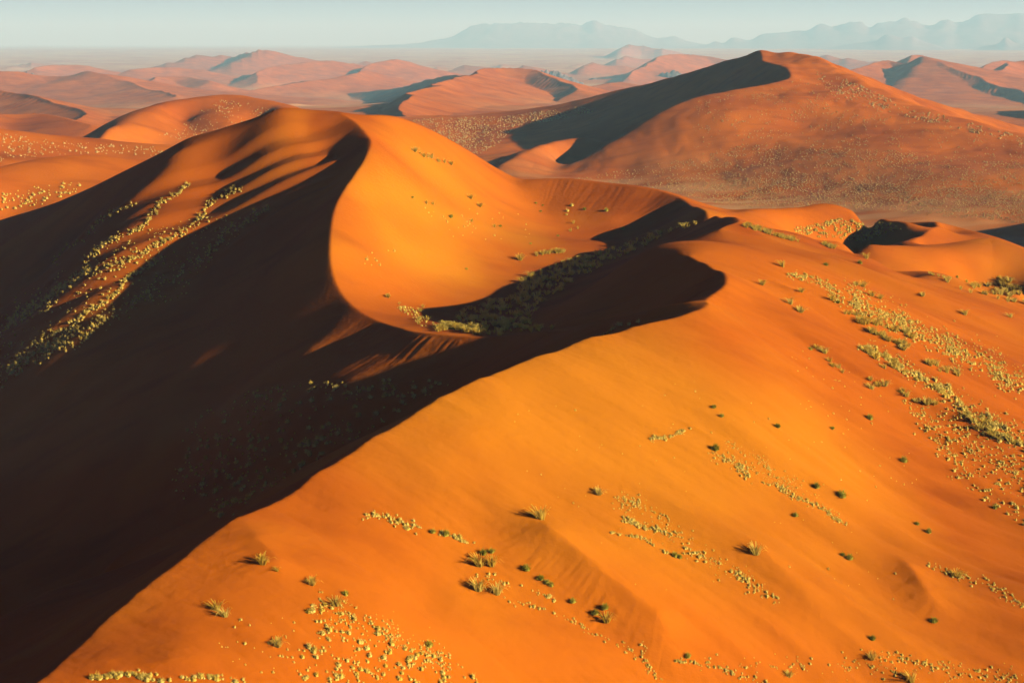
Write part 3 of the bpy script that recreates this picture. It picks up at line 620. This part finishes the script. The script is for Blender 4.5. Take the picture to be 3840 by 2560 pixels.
# bowl singles
for u, v, sz_, lab in [(2143, 772, 1.5, 'tall cream hummock with a dark shadow near the far wall of the bowl'), (2127, 792, 1.3, 'round cream hummock just below the tall cream one in the bowl'), (2125, 806, .9, 'smallest of three stacked cream hummocks in the bowl')]:
    add('hummock', [u], [v], (sz_, sz_), lab, None)
for u, v, sz_, lab in [(1765, 745, 2.0, 'upper of the two big straw tufts on the bowl floor'), (1800, 775, 2.1, 'lower of the two big straw tufts on the bowl floor'), (1950, 975, 2.6, 'largest bright tuft at the edge of the bowl shadow'),
    (1600, 765, 1.6, 'slim tuft on the left wall of the bowl'), (1624, 768, 1.5, 'slim tuft right beside the one on the left bowl wall'), (1770, 832, 1.5, 'upright wispy tuft in the middle of the bowl'), (1855, 852, 1.4, 'broad low tuft beside a green bush in the bowl'),
    (2150, 838, 1.6, 'row of stems below the stacked cream hummocks in the bowl'), (2138, 868, 1.5, 'lowest straw tuft near the right bowl wall'), (2167, 858, 1.3, 'thin straw tuft beside the lowest one near the right bowl wall'),
    (1455, 1115, 1.5, 'lone tuft low on the left side of the bowl'), (1570, 1215, 1.2, 'tuft at the bottom lip of the bowl'), (2473, 877, 1.9, 'sunlit tuft standing in the shadowed grass strip'), (2607, 843, 1.7, 'sunlit tuft at the narrow end of the grass strip'), (1850, 1160, 1.6, 'dry tuft in the dark grass strip'),
    (2030, 1945, 2.9, 'biggest feathery straw tuft alone on the sunlit slope'), (1800, 2120, 2.2, 'feathery tuft with long stems under two green bushes'), (1845, 2120, 2.0, 'spreading tuft right of the one under the green bushes'), (1795, 2210, 2.4, 'upper feathery tuft casting long streaked shadows'), (1865, 2225, 2.0, 'yellow green tuft right of the streak shadowed one'),
    (2245, 1852, 2.0, 'leaning tuft at the head of the scattered cream hummocks'), (2835, 2075, 2.3, 'lone leaning tuft on the lower right slope'), (2275, 2330, 2.0, 'upright tuft on the dim slip face'), (985, 2112, 2.0, 'upright tuft in the hollow near the long dark crest'), (1040, 2105+35, .9, 'small tuft beside the upright one near the crest'),
    (1170, 2190, 1.6, 'sprawling tuft below the hollow near the crest'), (815, 2285, 1.7, 'tuft with a drooping neighbour on the lower left slope'), (845, 2310, 1.5, 'drooping tuft on the lower left slope'), (1042, 2420, 1.7, 'fan shaped tuft near the bottom left'), (1262, 2268, 1.7, 'tall slim tuft at the top of the bottom left patch'),
    (3420, 2555, 2.0, 'dark backed tuft at the bottom right edge'), (2960, 2535, 1.4, 'dusky tuft on the bottom edge right of centre'), (3270, 2470, 1.7, 'ragged tuft in the lower right'), (3590, 2160, 1.9, 'dark spiky tuft above the lower right corner'),
    (2935, 1000, 1.9, 'tuft at the very head of the right hand band'), (2858, 1068, 1.5, 'tuft beside the small curved sand crest'), (3005, 1095, 1.4, 'tuft touching the small curved sand crest'), (2965, 1140, 1.9, 'feathery tuft under the small curved sand crest'), (3000, 1170, 2.1, 'leaning tuft on the edge of the smooth orange slope'),
    (3235, 1075, 2.0, 'tall plume tuft above the right hand band'), (3210, 1070, 1.5, 'shorter tuft left of the tall plume'), (3270, 1110, 1.7, 'tuft right of the tall plume'), (3300, 1120, 1.6, 'end tuft of the plume row above the right hand band'), (3460, 1110, 1.7, 'lone tuft on the bare dune face at the right'),
    (3120, 1125, 1.7, 'tuft on the left fringe of the right hand band'), (3250, 970, 1.9, 'tuft standing on the soft skyline of the slope'), (3620, 1180, 1.8, 'dark double tuft on the right hand slope'), (3790, 1190, 1.6, 'dark tuft close to the right edge')]:
    add('tuft', [u], [v], (sz_*(.62 if v > 1500 else .8),)*2, lab, None)
for u, v, sz_, lab in [(1547, 742, .95, 'small green bush high on the left wall of the bowl'), (1690, 816, 1.5, 'broad yellow green bush on the floor of the bowl'), (1875, 850, 1.1, 'round green bush in the middle of the bowl floor'), (2010, 763, .9, 'left one of three tiny green bushes in the bowl'), (2035, 771, .8, 'right one of three tiny green bushes in the bowl'), (2027, 794, .9, 'lowest of three tiny green bushes in the bowl'),
    (2192, 786, 1.3, 'green bush between cream hummocks and the slip face of the bowl'), (2275, 791, 1.5, 'isolated green bush on the foot of the far slip face'), (2335, 860, 1.3, 'green bush on the edge of the bowl shadow'), (2092, 886, .9, 'tiny green bush left of the bowl shadow'), (1990, 915, .8, 'tiny dark bush above the shadow tip'), (1750, 1010, .7, 'tiny bush alone on the left bowl slope'),
    (1625, 1995, 1.0, 'left green bush in the short row below the crest'), (1670, 2005, 1.2, 'right green bush in the short row below the crest'), (1815, 2075, 1.2, 'green bush above the long stemmed tuft'), (1845, 2068, 1.1, 'pale bush touching the green bush above the tuft'), (1975, 2135, 1.3, 'largest green bush beside the slip face'), (2025, 2170, 1.2, 'second green bush beside the slip face'), (2050, 2185, 1., 'third green bush beside the slip face'), (2068, 2195, 1., 'lowest green bush beside the slip face'),
    (2675, 1528, 1.0, 'green bush highest on the open sunlit slope'), (2706, 1561, 1.0, 'green bush just below the highest one on the open slope'), (2914, 1600, 1.15, 'solitary green bush on the open slope right of two others'), (2680, 1684, 1.5, 'long shadowed green bush above the diagonal streak'), (3262, 1570, 1.4, 'dark green bush on the upper right slope'), (3121, 1607, .95, 'small green bush left of the upper right dark one'),
    (3063, 1826, 1.35, 'dark oval bush below the middle of the slope'), (3157, 1860, 1.6, 'largest dark oval bush on the open right slope'), (2985, 1933, 1.0, 'dark bush under the diagonal streak'), (3187, 2094, 1.3, 'dark green bush beside a smaller one low on the slope'), (3158, 2080, .8, 'smaller bush beside the low dark green one'), (2530, 2085, 1.1, 'green bush at the end of the thin streak'), (2548, 2090, .9, 'second green bush at the end of the thin streak'),
    (3390, 1730, 1.6, 'double dark bush on the right slope'), (3480, 1995, 1.1, 'dark bush in a diagonal pair on the right slope'), (3440, 1965, .9, 'upper bush of the diagonal pair'), (3730, 1905, 1.1, 'dark bush far down the right slope'), (3225, 988, 1.2, 'dark bush on the upper right slope near the soft crest'), (3098, 995, 1.15, 'round green bush above the right hand band'), (3142, 1135, 1.0, 'green bush below the left fringe of the band'),
    (3040, 1310, 1.15, 'green bush on the smooth orange slope with two hummocks'), (3590, 1040, 1.0, 'low bush on the shaded dune face at right'), (1295, 2228, .9, 'olive bush at the bottom patch fringe'), (1610, 2420, 1.1, 'olive bush right of the bottom patch'), (2270, 2280, 1.1, 'olive bush on the slip face left of its tuft'), (2230, 2300, 1.1, 'olive bush left of the slip face tuft'), (2150, 2255, 1.0, 'olive bush at the top of the slip face foot'), (3500, 2330, 1.3, 'dark bush below the shadowed hollow'), (3270, 2395, 1.0, 'dark bush low on the right'), (2580, 2460, 1.0, 'olive bush on the bottom edge right of the slip face')]:
    add('shrub', [u], [v], (sz_*(.68 if v > 1300 else .85),)*2, lab, None)
# skyline grass of the right slope
strew('tuft', [(2790, 846), (2840, 862), (2895, 880)], (3, 3), 26, (.9, 1.5), 'bright grass tuft in the left row on the soft skyline', 'tufts in the left skyline row', wig=.1)
strew('tuft', [(2900, 882), (2950, 895), (2988, 905)], (3, 2), 18, (.8, 1.4), 'bright grass tuft in the middle row on the soft skyline', 'tufts in the middle skyline row', wig=.1)
strew('tuft', [(3085, 918), (3105, 925), (3122, 932)], (2, 2), 8, (1., 1.5), 'bright grass tuft in the short right row on the soft skyline', 'tufts in the right skyline row', wig=.1)
strew('tuft', [(3470, 1025), (3560, 1045), (3625, 1062)], (3, 3), 14, (.6, 1.0), 'low grass tuft in the faint row far right on the soft skyline', 'tufts in the faint skyline row', wig=.1)
strew('tuft', [(3160, 1170), (3220, 1200), (3290, 1245), (3330, 1275)], (10, 14), 20, (.9, 1.7), 'tall golden tuft in the upright row under the right hand band', 'tufts in the upright row')
strew('tuft', [(3260, 1195), (3340, 1230), (3420, 1265)], (16, 20), 14, (.8, 1.6), 'tall golden tuft inside the thick right hand band', 'tufts inside the right band')
strew('tuft', [(3230, 1310), (3310, 1350), (3360, 1390)], (16, 20), 13, (.8, 1.6), 'tall golden tuft in the second band', 'tufts in the second band')
strew('tuft', [(3340, 1280), (3410, 1310)], (8, 8), 9, (1.1, 1.8), 'dark rooted tuft between the two bands', 'tufts between the bands')
strew('tuft', [(3450, 1350), (3530, 1380), (3610, 1410)], (8, 12), 14, (.8, 1.6), 'golden tuft in the row with a deep shadow at right', 'tufts in the deep shadowed row')
strew('tuft', [(3020, 1300), (3250, 1440), (3400, 1480)], (20, 20), 12, (.8, 1.4), 'thin tuft scattered under the second band', 'tufts under the second band')
area('tuft', [(3540, 1045), (3860, 1060), (3860, 1150), (3700, 1120), (3560, 1080)], 40, (1.1, 2.), 'dusky tuft in the clump at the right edge behind the skyline', 'tufts in the right edge clump', clump=.2)
strew('tuft', [(3400, 1490), (3600, 1560), (3800, 1660)], (20, 24), 16, (.8, 1.5), 'dusky tuft on the far right slope', 'tufts on the far right slope')
strew('tuft', [(1520, 566), (1580, 580), (1640, 605), (1700, 618)], (3, 3), 12, (.9, 1.8), 'golden tuft along the soft ridge right of the summit', 'tufts along the ridge right of the summit', wig=.1, far=(300, 520))
strew('tuft', [(1630, 1238), (1690, 1225), (1760, 1245)], (8, 7), 60, (.8, 1.5), 'sunlit tuft at the bottom lip of the bowl', 'sunlit tufts at the bowl lip')
strew('tuft', [(2010, 960), (2040, 952), (2120, 945)], (3, 3), 18, (.9, 1.5), 'sunlit tuft at the upper border of the bowl shadow', 'sunlit tufts on the shadow border', wig=.2)
area('tuft', [(1470, 1130), (1580, 1140), (1650, 1225), (1560, 1210)], 14, (.6, 1.2), 'small tuft among the hummocks in the lit corner of the bowl', 'tufts in the lit corner of the bowl', clump=0)
# the grass strip in the shadow of the bowl
area('tuft', [(1690, 1240), (1740, 1165), (1880, 1125), (1970, 1040), (2110, 990), (2300, 930), (2540, 850), (2630, 834), (2490, 890), (2310, 970), (2170, 1050), (2040, 1130), (1990, 1200), (2030, 1235), (2120, 1228), (1900, 1258), (1770, 1258)], 480, (.6, 1.6), 'grey green tuft in the shaded grass strip on the bowl floor', 'tufts of the shaded grass strip', power=1.8, clump=.3)
# dark lee side of the main dune
for poly, n_, wd in [([(490, 760), (402, 813), (333, 871), (247, 940), (200, 990)], 34, 5), ([(712, 685), (660, 724), (608, 760), (574, 812), (517, 856), (436, 895), (356, 935), (310, 985)], 80, 9), ([(895, 708), (804, 754), (740, 830), (666, 886), (574, 922), (534, 945), (480, 985), (344, 1015), (230, 1075), (57, 1196)], 140, 12),
    ([(1010, 778), (964, 800), (890, 852), (821, 903), (746, 980), (631, 1050), (540, 1110), (459, 1160), (230, 1310)], 120, 16), ([(600, 970), (545, 1000), (476, 1058), (402, 1122), (287, 1205), (143, 1290)], 80, 8), ([(330, 1000), (220, 1090), (120, 1160), (0, 1230)], 90, 18), ([(300, 1230), (150, 1330), (0, 1400)], 90, 26)]:
    strew('hummock', poly, (wd*.9, wd*2.6), int(n_*2.3), (.3, 1.05), 'sun tipped grass hummock in a row running down the dark lee slope', 'hummocks in rows down the dark lee slope', power=1.6, far=(220, 480))
    strew('tuft', poly, (wd, wd*3), n_//6, (.7, 1.35), 'sun tipped grass tuft among the rows on the dark lee slope', 'tufts among the dark lee rows', far=(220, 480))
area('hummock', [(560, 850), (980, 780), (700, 1100), (0, 1420), (0, 1150), (300, 980)], 520, (.25, .85), 'dim grass hummock strewn between the rows on the dark lee slope', 'hummocks strewn on the dark lee slope')
area('hummock', [(700, 1580), (850, 1480), (1100, 1440), (1420, 1420), (1700, 1430), (1620, 1490), (1300, 1660), (1100, 1780), (850, 1950), (620, 1850)], 420, (.4, 1.2), 'grey hummock in deep shade behind the long dark crest', 'hummocks in the deep shade')
strew('hummock', [(2260, 1255), (2310, 1225), (2400, 1205)], (5, 5), 14, (.4, .9), 'grey hummock in the shade beside the notch of the crest', 'hummocks beside the crest notch', wig=.2)
# dunes behind on the left
area('hummock', [(0, 790), (0, 730), (130, 700), (350, 670), (300, 720), (150, 770)], 90, (.7, 1.8), 'grass hummock on the brown dune at the left edge', 'hummocks on the brown left dune', far=(560, 700))
area('hummock', [(0, 610), (0, 500), (250, 530), (700, 560), (640, 590), (350, 575), (150, 585)], 240, (.6, 1.6), 'golden hummock on the orange dune at the far left', 'hummocks on the far left orange dune', far=(680, 960))
area('hummock', [(640, 500), (820, 370), (1010, 400), (1080, 430), (960, 470), (760, 540), (560, 500)], 260, (.6, 1.5), 'hummock on the humped brown dune behind the summit', 'hummocks on the humped brown dune', far=(850, 1300))
# low dune patch, the plain and flanks of the second dune
area('hummock', [(2960, 860), (3150, 820), (3330, 835), (3380, 860), (3230, 905), (3120, 895), (3000, 880)], 330, (.5, 1.2), 'hummock in the patch on the low orange dune', 'hummocks in the low dune patch', clump=.4, far=(335, 600))
area('hummock', [(2020, 690), (2400, 630), (2700, 560), (3300, 560), (3860, 620), (3860, 830), (3300, 780), (2900, 780), (2700, 770), (2500, 710)], 5200, (.4, 1.15), 'hummock on the plain before the second dune', 'hummocks on the plain', clump=.55, far=(700, 1700))
area('hummock', [(2500, 720), (2500, 665), (3000, 670), (3860, 720), (3860, 840), (3300, 790), (2800, 785)], 4600, (.4, 1.0), 'hummock on the plain before the second dune', 'hummocks on the plain', clump=.3, far=(700, 1700))
area('hummock', [(2600, 560), (2600, 380), (3000, 300), (3400, 420), (3860, 540), (3860, 640), (3300, 580)], 1300, (.5, 1.3), 'hummock on the flank of the second dune', 'hummocks on the second dune', clump=.85, far=(700, 1700))
area('hummock', [(3050, 260), (3180, 300), (3400, 400), (3860, 520), (3860, 550), (3300, 420), (3080, 330)], 420, (.9, 2.2), 'hummock near the right skyline of the second dune', 'hummocks near the second skyline', clump=.8, far=(700, 1700))
area('hummock', [(1540, 450), (1900, 435), (2180, 400), (2230, 420), (2100, 450), (1930, 475), (1870, 540), (1800, 580), (1700, 560)], 1500, (.8, 2.0), 'hummock on the slope left of the second dune', 'hummocks left of the second dune', clump=.6, far=(700, 1700))

# ---- stand the plants: the 300 that show largest of each kind singly, the rest as one object
kinds = {'hummock': (HUM, 'grass hummock', 1.), 'tuft': (TUF, 'grass tuft', 1.), 'shrub': (BUS, 'shrub', 1.)}
rest = []
for kd, (pr, cat, sz) in kinds.items():
    L_ = sorted([c for c in cand if c[0] == kd], key=lambda c: -c[2]/np.hypot(*c[1][:2]))
    for c in L_[:295]: put(pr[rng.integers(len(pr))], c[1], c[2], c[3], cat, c[4])
    rest += L_[295:]
LOW = [cushion_mesh(60+s_, 36, .42, .52, .045) for s_ in range(4)]; LOWT = [blade_mesh(70+s_, 30, 1.0, .4, .8, .035) for s_ in range(4)]; LOWB = [cushion_mesh(80+s_, 46, .46, .55, .06) for s_ in range(2)]
def cluster_mesh(name, items, variants, mat):
    VV, FF, o_ = [], [], 0
    for c in items:
        v, f = variants[rng.integers(len(variants))]; a = rng.uniform(0, 6.28); ca, sa = math.cos(a), math.sin(a)
        w_ = np.stack([v[:, 0]*ca-v[:, 1]*sa, v[:, 0]*sa+v[:, 1]*ca, v[:, 2]], -1)*c[2]+c[1]+np.array([0, 0, CAMZ-.02])
        VV.append(w_); FF.append(f+o_); o_ += len(v)
    if VV:
        o = mesh_obj(name, np.concatenate(VV), np.concatenate(FF), mat); o['kind'] = 'stuff'
        return o
cluster_mesh('scattered_hummocks', [c for c in rest if c[0] == 'hummock' and np.hypot(*c[1][:2]) < 640], LOW, CUSHION)
cluster_mesh('distant_scrub', [c for c in rest if c[0] == 'hummock' and np.hypot(*c[1][:2]) >= 640], LOW, SCRUB)
cluster_mesh('scattered_tufts', [c for c in rest if c[0] == 'tuft'], LOWT, STRAW)
cluster_mesh('scattered_shrubs', [c for c in rest if c[0] == 'shrub'], LOWB, GREEN)
# ---- mountains and rocks beyond the dunes
def range_mesh(name, sky, r0, depth, seed, mat, jag=1., n=220, m=46, smooth=True):
    P, _ = catmull(np.array(sky, float), 8); u = np.linspace(P[0, 0], P[-1, 0], n); v = np.interp(u, P[:, 0], P[:, 1])
    top = place(u, v, r0); base = plain(np.array([float(r0)]))[0]-4
    H = np.maximum(top[:, 2]-base, 1.); V = []; e_ = np.linspace(0, 1, n); H = H*sstep(0, .16, e_)*sstep(0, .16, 1-e_)+1
    kk = np.exp(-np.linspace(-2, 2, 41)**2); kk /= kk.sum(); Hs = np.convolve(np.pad(H, 20, mode='edge'), kk, 'valid')
    t = np.linspace(-1, 1, m)
    for i in range(n):
        d = top[i, :2]/np.hypot(*top[i, :2])
        q = top[i, :2]+d[None]*(t[:, None]*depth*(.35+.65*H[i]/H.max()))
        rg = 1-np.abs(fbm(q[:, 0]/(depth*.28), q[:, 1]/(depth*.28), seed, 5))
        prof = np.clip(1-np.abs(t), 0, 1)**1.8; hh = Hs[i]+(H[i]-Hs[i])*np.exp(-(t/.22)**2); z = hh*prof*(1-.5*(1-rg)*(1-prof**2)*jag)+H[i]*.10*jag*fbm(q[:, 0]/(depth*.07), q[:, 1]/(depth*.07), seed+9, 3)*prof
        V.append(np.c_[q, base+z])
    V = np.array(V).reshape(-1, 3); V[:, 2] += CAMZ
    ix = np.arange(n*m).reshape(n, m)
    return mesh_obj(name, V, np.stack([ix[:-1, :-1], ix[1:, :-1], ix[1:, 1:], ix[:-1, 1:]], -1).reshape(-1, 4), mat, smooth=smooth)
o = range_mesh('mountains', [(1150, 176), (1400, 171), (1541, 164), (1617, 152), (1680, 140), (1715, 128), (1759, 103), (1800, 92), (1846, 82), (1900, 83), (1971, 78), (2060, 86), (2118, 84), (2173, 93), (2205, 80), (2232, 75), (2287, 92), (2368, 106), (2420, 128), (2450, 141), (2490, 140), (2532, 136), (2590, 158), (2700, 168), (2850, 174)], 30000, 3000, 3, MOUNT, jag=.7); o['kind'] = 'structure'
o = range_mesh('mountains', [(2400, 176), (2560, 168), (2647, 161), (2680, 147), (2712, 159), (2750, 139), (2805, 151), (2865, 125), (2950, 116), (3028, 111), (3060, 92), (3120, 90), (3180, 84), (3218, 79), (3262, 98), (3289, 82), (3340, 76), (3403, 67), (3474, 87), (3550, 67), (3594, 77), (3676, 50), (3760, 54), (3840, 52), (4000, 60), (4200, 80), (4500, 120), (4900, 160)], 28000, 3000, 5, MOUNT, jag=.7); o['kind'] = 'structure'
for sky_, r_, dp, sd_, lab in [([(3080, 176), (3150, 171), (3230, 160), (3280, 152), (3310, 134), (3345, 128), (3385, 140), (3420, 132), (3450, 148), (3500, 166), (3580, 176)], 24000, 700, 12, 'grey brown rocky hill with two humps on the far plain'),
    ([(3640, 178), (3700, 172), (3745, 160), (3772, 136), (3800, 156), (3840, 166), (3900, 174), (3960, 180)], 23000, 450, 15, 'small peaked rocky hill on the far plain at the right edge')]:
    o = range_mesh('rocky_hill', sky_, r_, dp*3, sd_, MOUNT, jag=.45, n=80, m=30); o['label'] = lab; o['category'] = 'rock'
for sky_, r_, dp, sd_, lab in [([(1995, 268), (2030, 264), (2070, 266), (2105, 270), (2140, 288), (2175, 305), (2215, 320)], 6800, 60, 22, 'grey rock outcrop behind the pink dune, left of the other rocks'),
    ([(2305, 318), (2330, 296), (2360, 282), (2390, 296), (2420, 300), (2470, 280), (2520, 262), (2560, 275), (2600, 290)], 6900, 60, 25, 'grey rock outcrop running up to the dark second dune'),
    ([(2190, 305), (2220, 292), (2260, 300), (2300, 312)], 7000, 40, 28, 'low grey rock hump between the two larger outcrops'),
    ([(80, 290), (98, 276), (112, 268), (128, 276), (150, 284), (180, 296)], 5500, 50, 31, 'dark rock knob on the hazy dune at the left')]:
    o = range_mesh('rock_outcrop', sky_, r_, dp*2.6, sd_, ROCK, jag=1.2, n=90, m=30, smooth=False); o['label'] = lab; o['category'] = 'rock'


# ---- light, sky, air, camera
sund = np.array([AZ[0]*math.cos(ELEV), AZ[1]*math.cos(ELEV), math.sin(ELEV)])
L = bpy.data.lights.new('sun', 'SUN'); L.energy = 5.0; L.angle = math.radians(.5); L.color = (1, .90, .74)
lo = bpy.data.objects.new('sun', L); C.objects.link(lo)
from mathutils import Vector
lo.rotation_euler = Vector(sund).to_track_quat('Z', 'Y').to_euler(); lo.location = (300, 0, 500)
w = bpy.data.worlds.new('World'); sc.world = w; w.use_nodes = True
nt = w.node_tree; bg = nt.nodes['Background']; bg.inputs['Strength'].default_value = .05
sky = nt.nodes.new('ShaderNodeTexSky'); sky.sky_type = 'NISHITA'; sky.sun_disc = False
sky.sun_elevation = ELEV; sky.sun_rotation = math.atan2(AZ[0], AZ[1]); sky.dust_density = 0.; sky.ozone_density = 1.; sky.altitude = 900.
tint = nt.nodes.new('ShaderNodeMix'); tint.data_type = 'RGBA'; tint.blend_type = 'MULTIPLY'; tint.inputs['Factor'].default_value = 1.
tint.inputs['B'].default_value = (.34, .22, .62, 1)
nt.links.new(sky.outputs[0], tint.inputs['A']); nt.links.new(tint.outputs['Result'], bg.inputs['Color'])

HAZE = True
if HAZE:
    R_, b0, b1 = 75000., -90., CAMZ+860.
    vs = [(-R_, -2000, b0), (R_, -2000, b0), (R_, R_, b0), (-R_, R_, b0), (-R_, -2000, b1), (R_, -2000, b1), (R_, R_, b1), (-R_, R_, b1)]
    fs = [(3, 2, 1, 0), (4, 5, 6, 7), (0, 1, 5, 4), (1, 2, 6, 5), (2, 3, 7, 6), (3, 0, 4, 7)]
    g = NT('haze_air')
    pv = g.n('ShaderNodeVolumePrincipled', Density=.00007); pv.inputs['Color'].default_value = (.43, .89, 1., 1); pv.inputs['Absorption Color'].default_value = (.43, .43, .43, 1); pv.inputs['Anisotropy'].default_value = 0.
    g.l(pv.outputs[0], g.out.inputs['Volume'])
    hz = mesh_obj('haze', vs, fs, g.m, smooth=False); hz['kind'] = 'stuff'

cam = bpy.data.cameras.new('camera'); co = bpy.data.objects.new('camera', cam); C.objects.link(co)
cam.sensor_width = 36.; cam.lens = 36*F/3840; cam.clip_start = 1.; cam.clip_end = 200000.
co.location = (0, 0, CAMZ); co.rotation_euler = (math.pi/2-PITCH, 0, 0); sc.camera = co
vs_ = sc.view_settings; vs_.view_transform = 'Standard'; vs_.look = 'None'; vs_.exposure = .95; vs_.gamma = 1.
sc.cycles.volume_bounces = 2; sc.cycles.max_bounces = 5; sc.cycles.diffuse_bounces = 0
sc.cycles.use_denoising = True
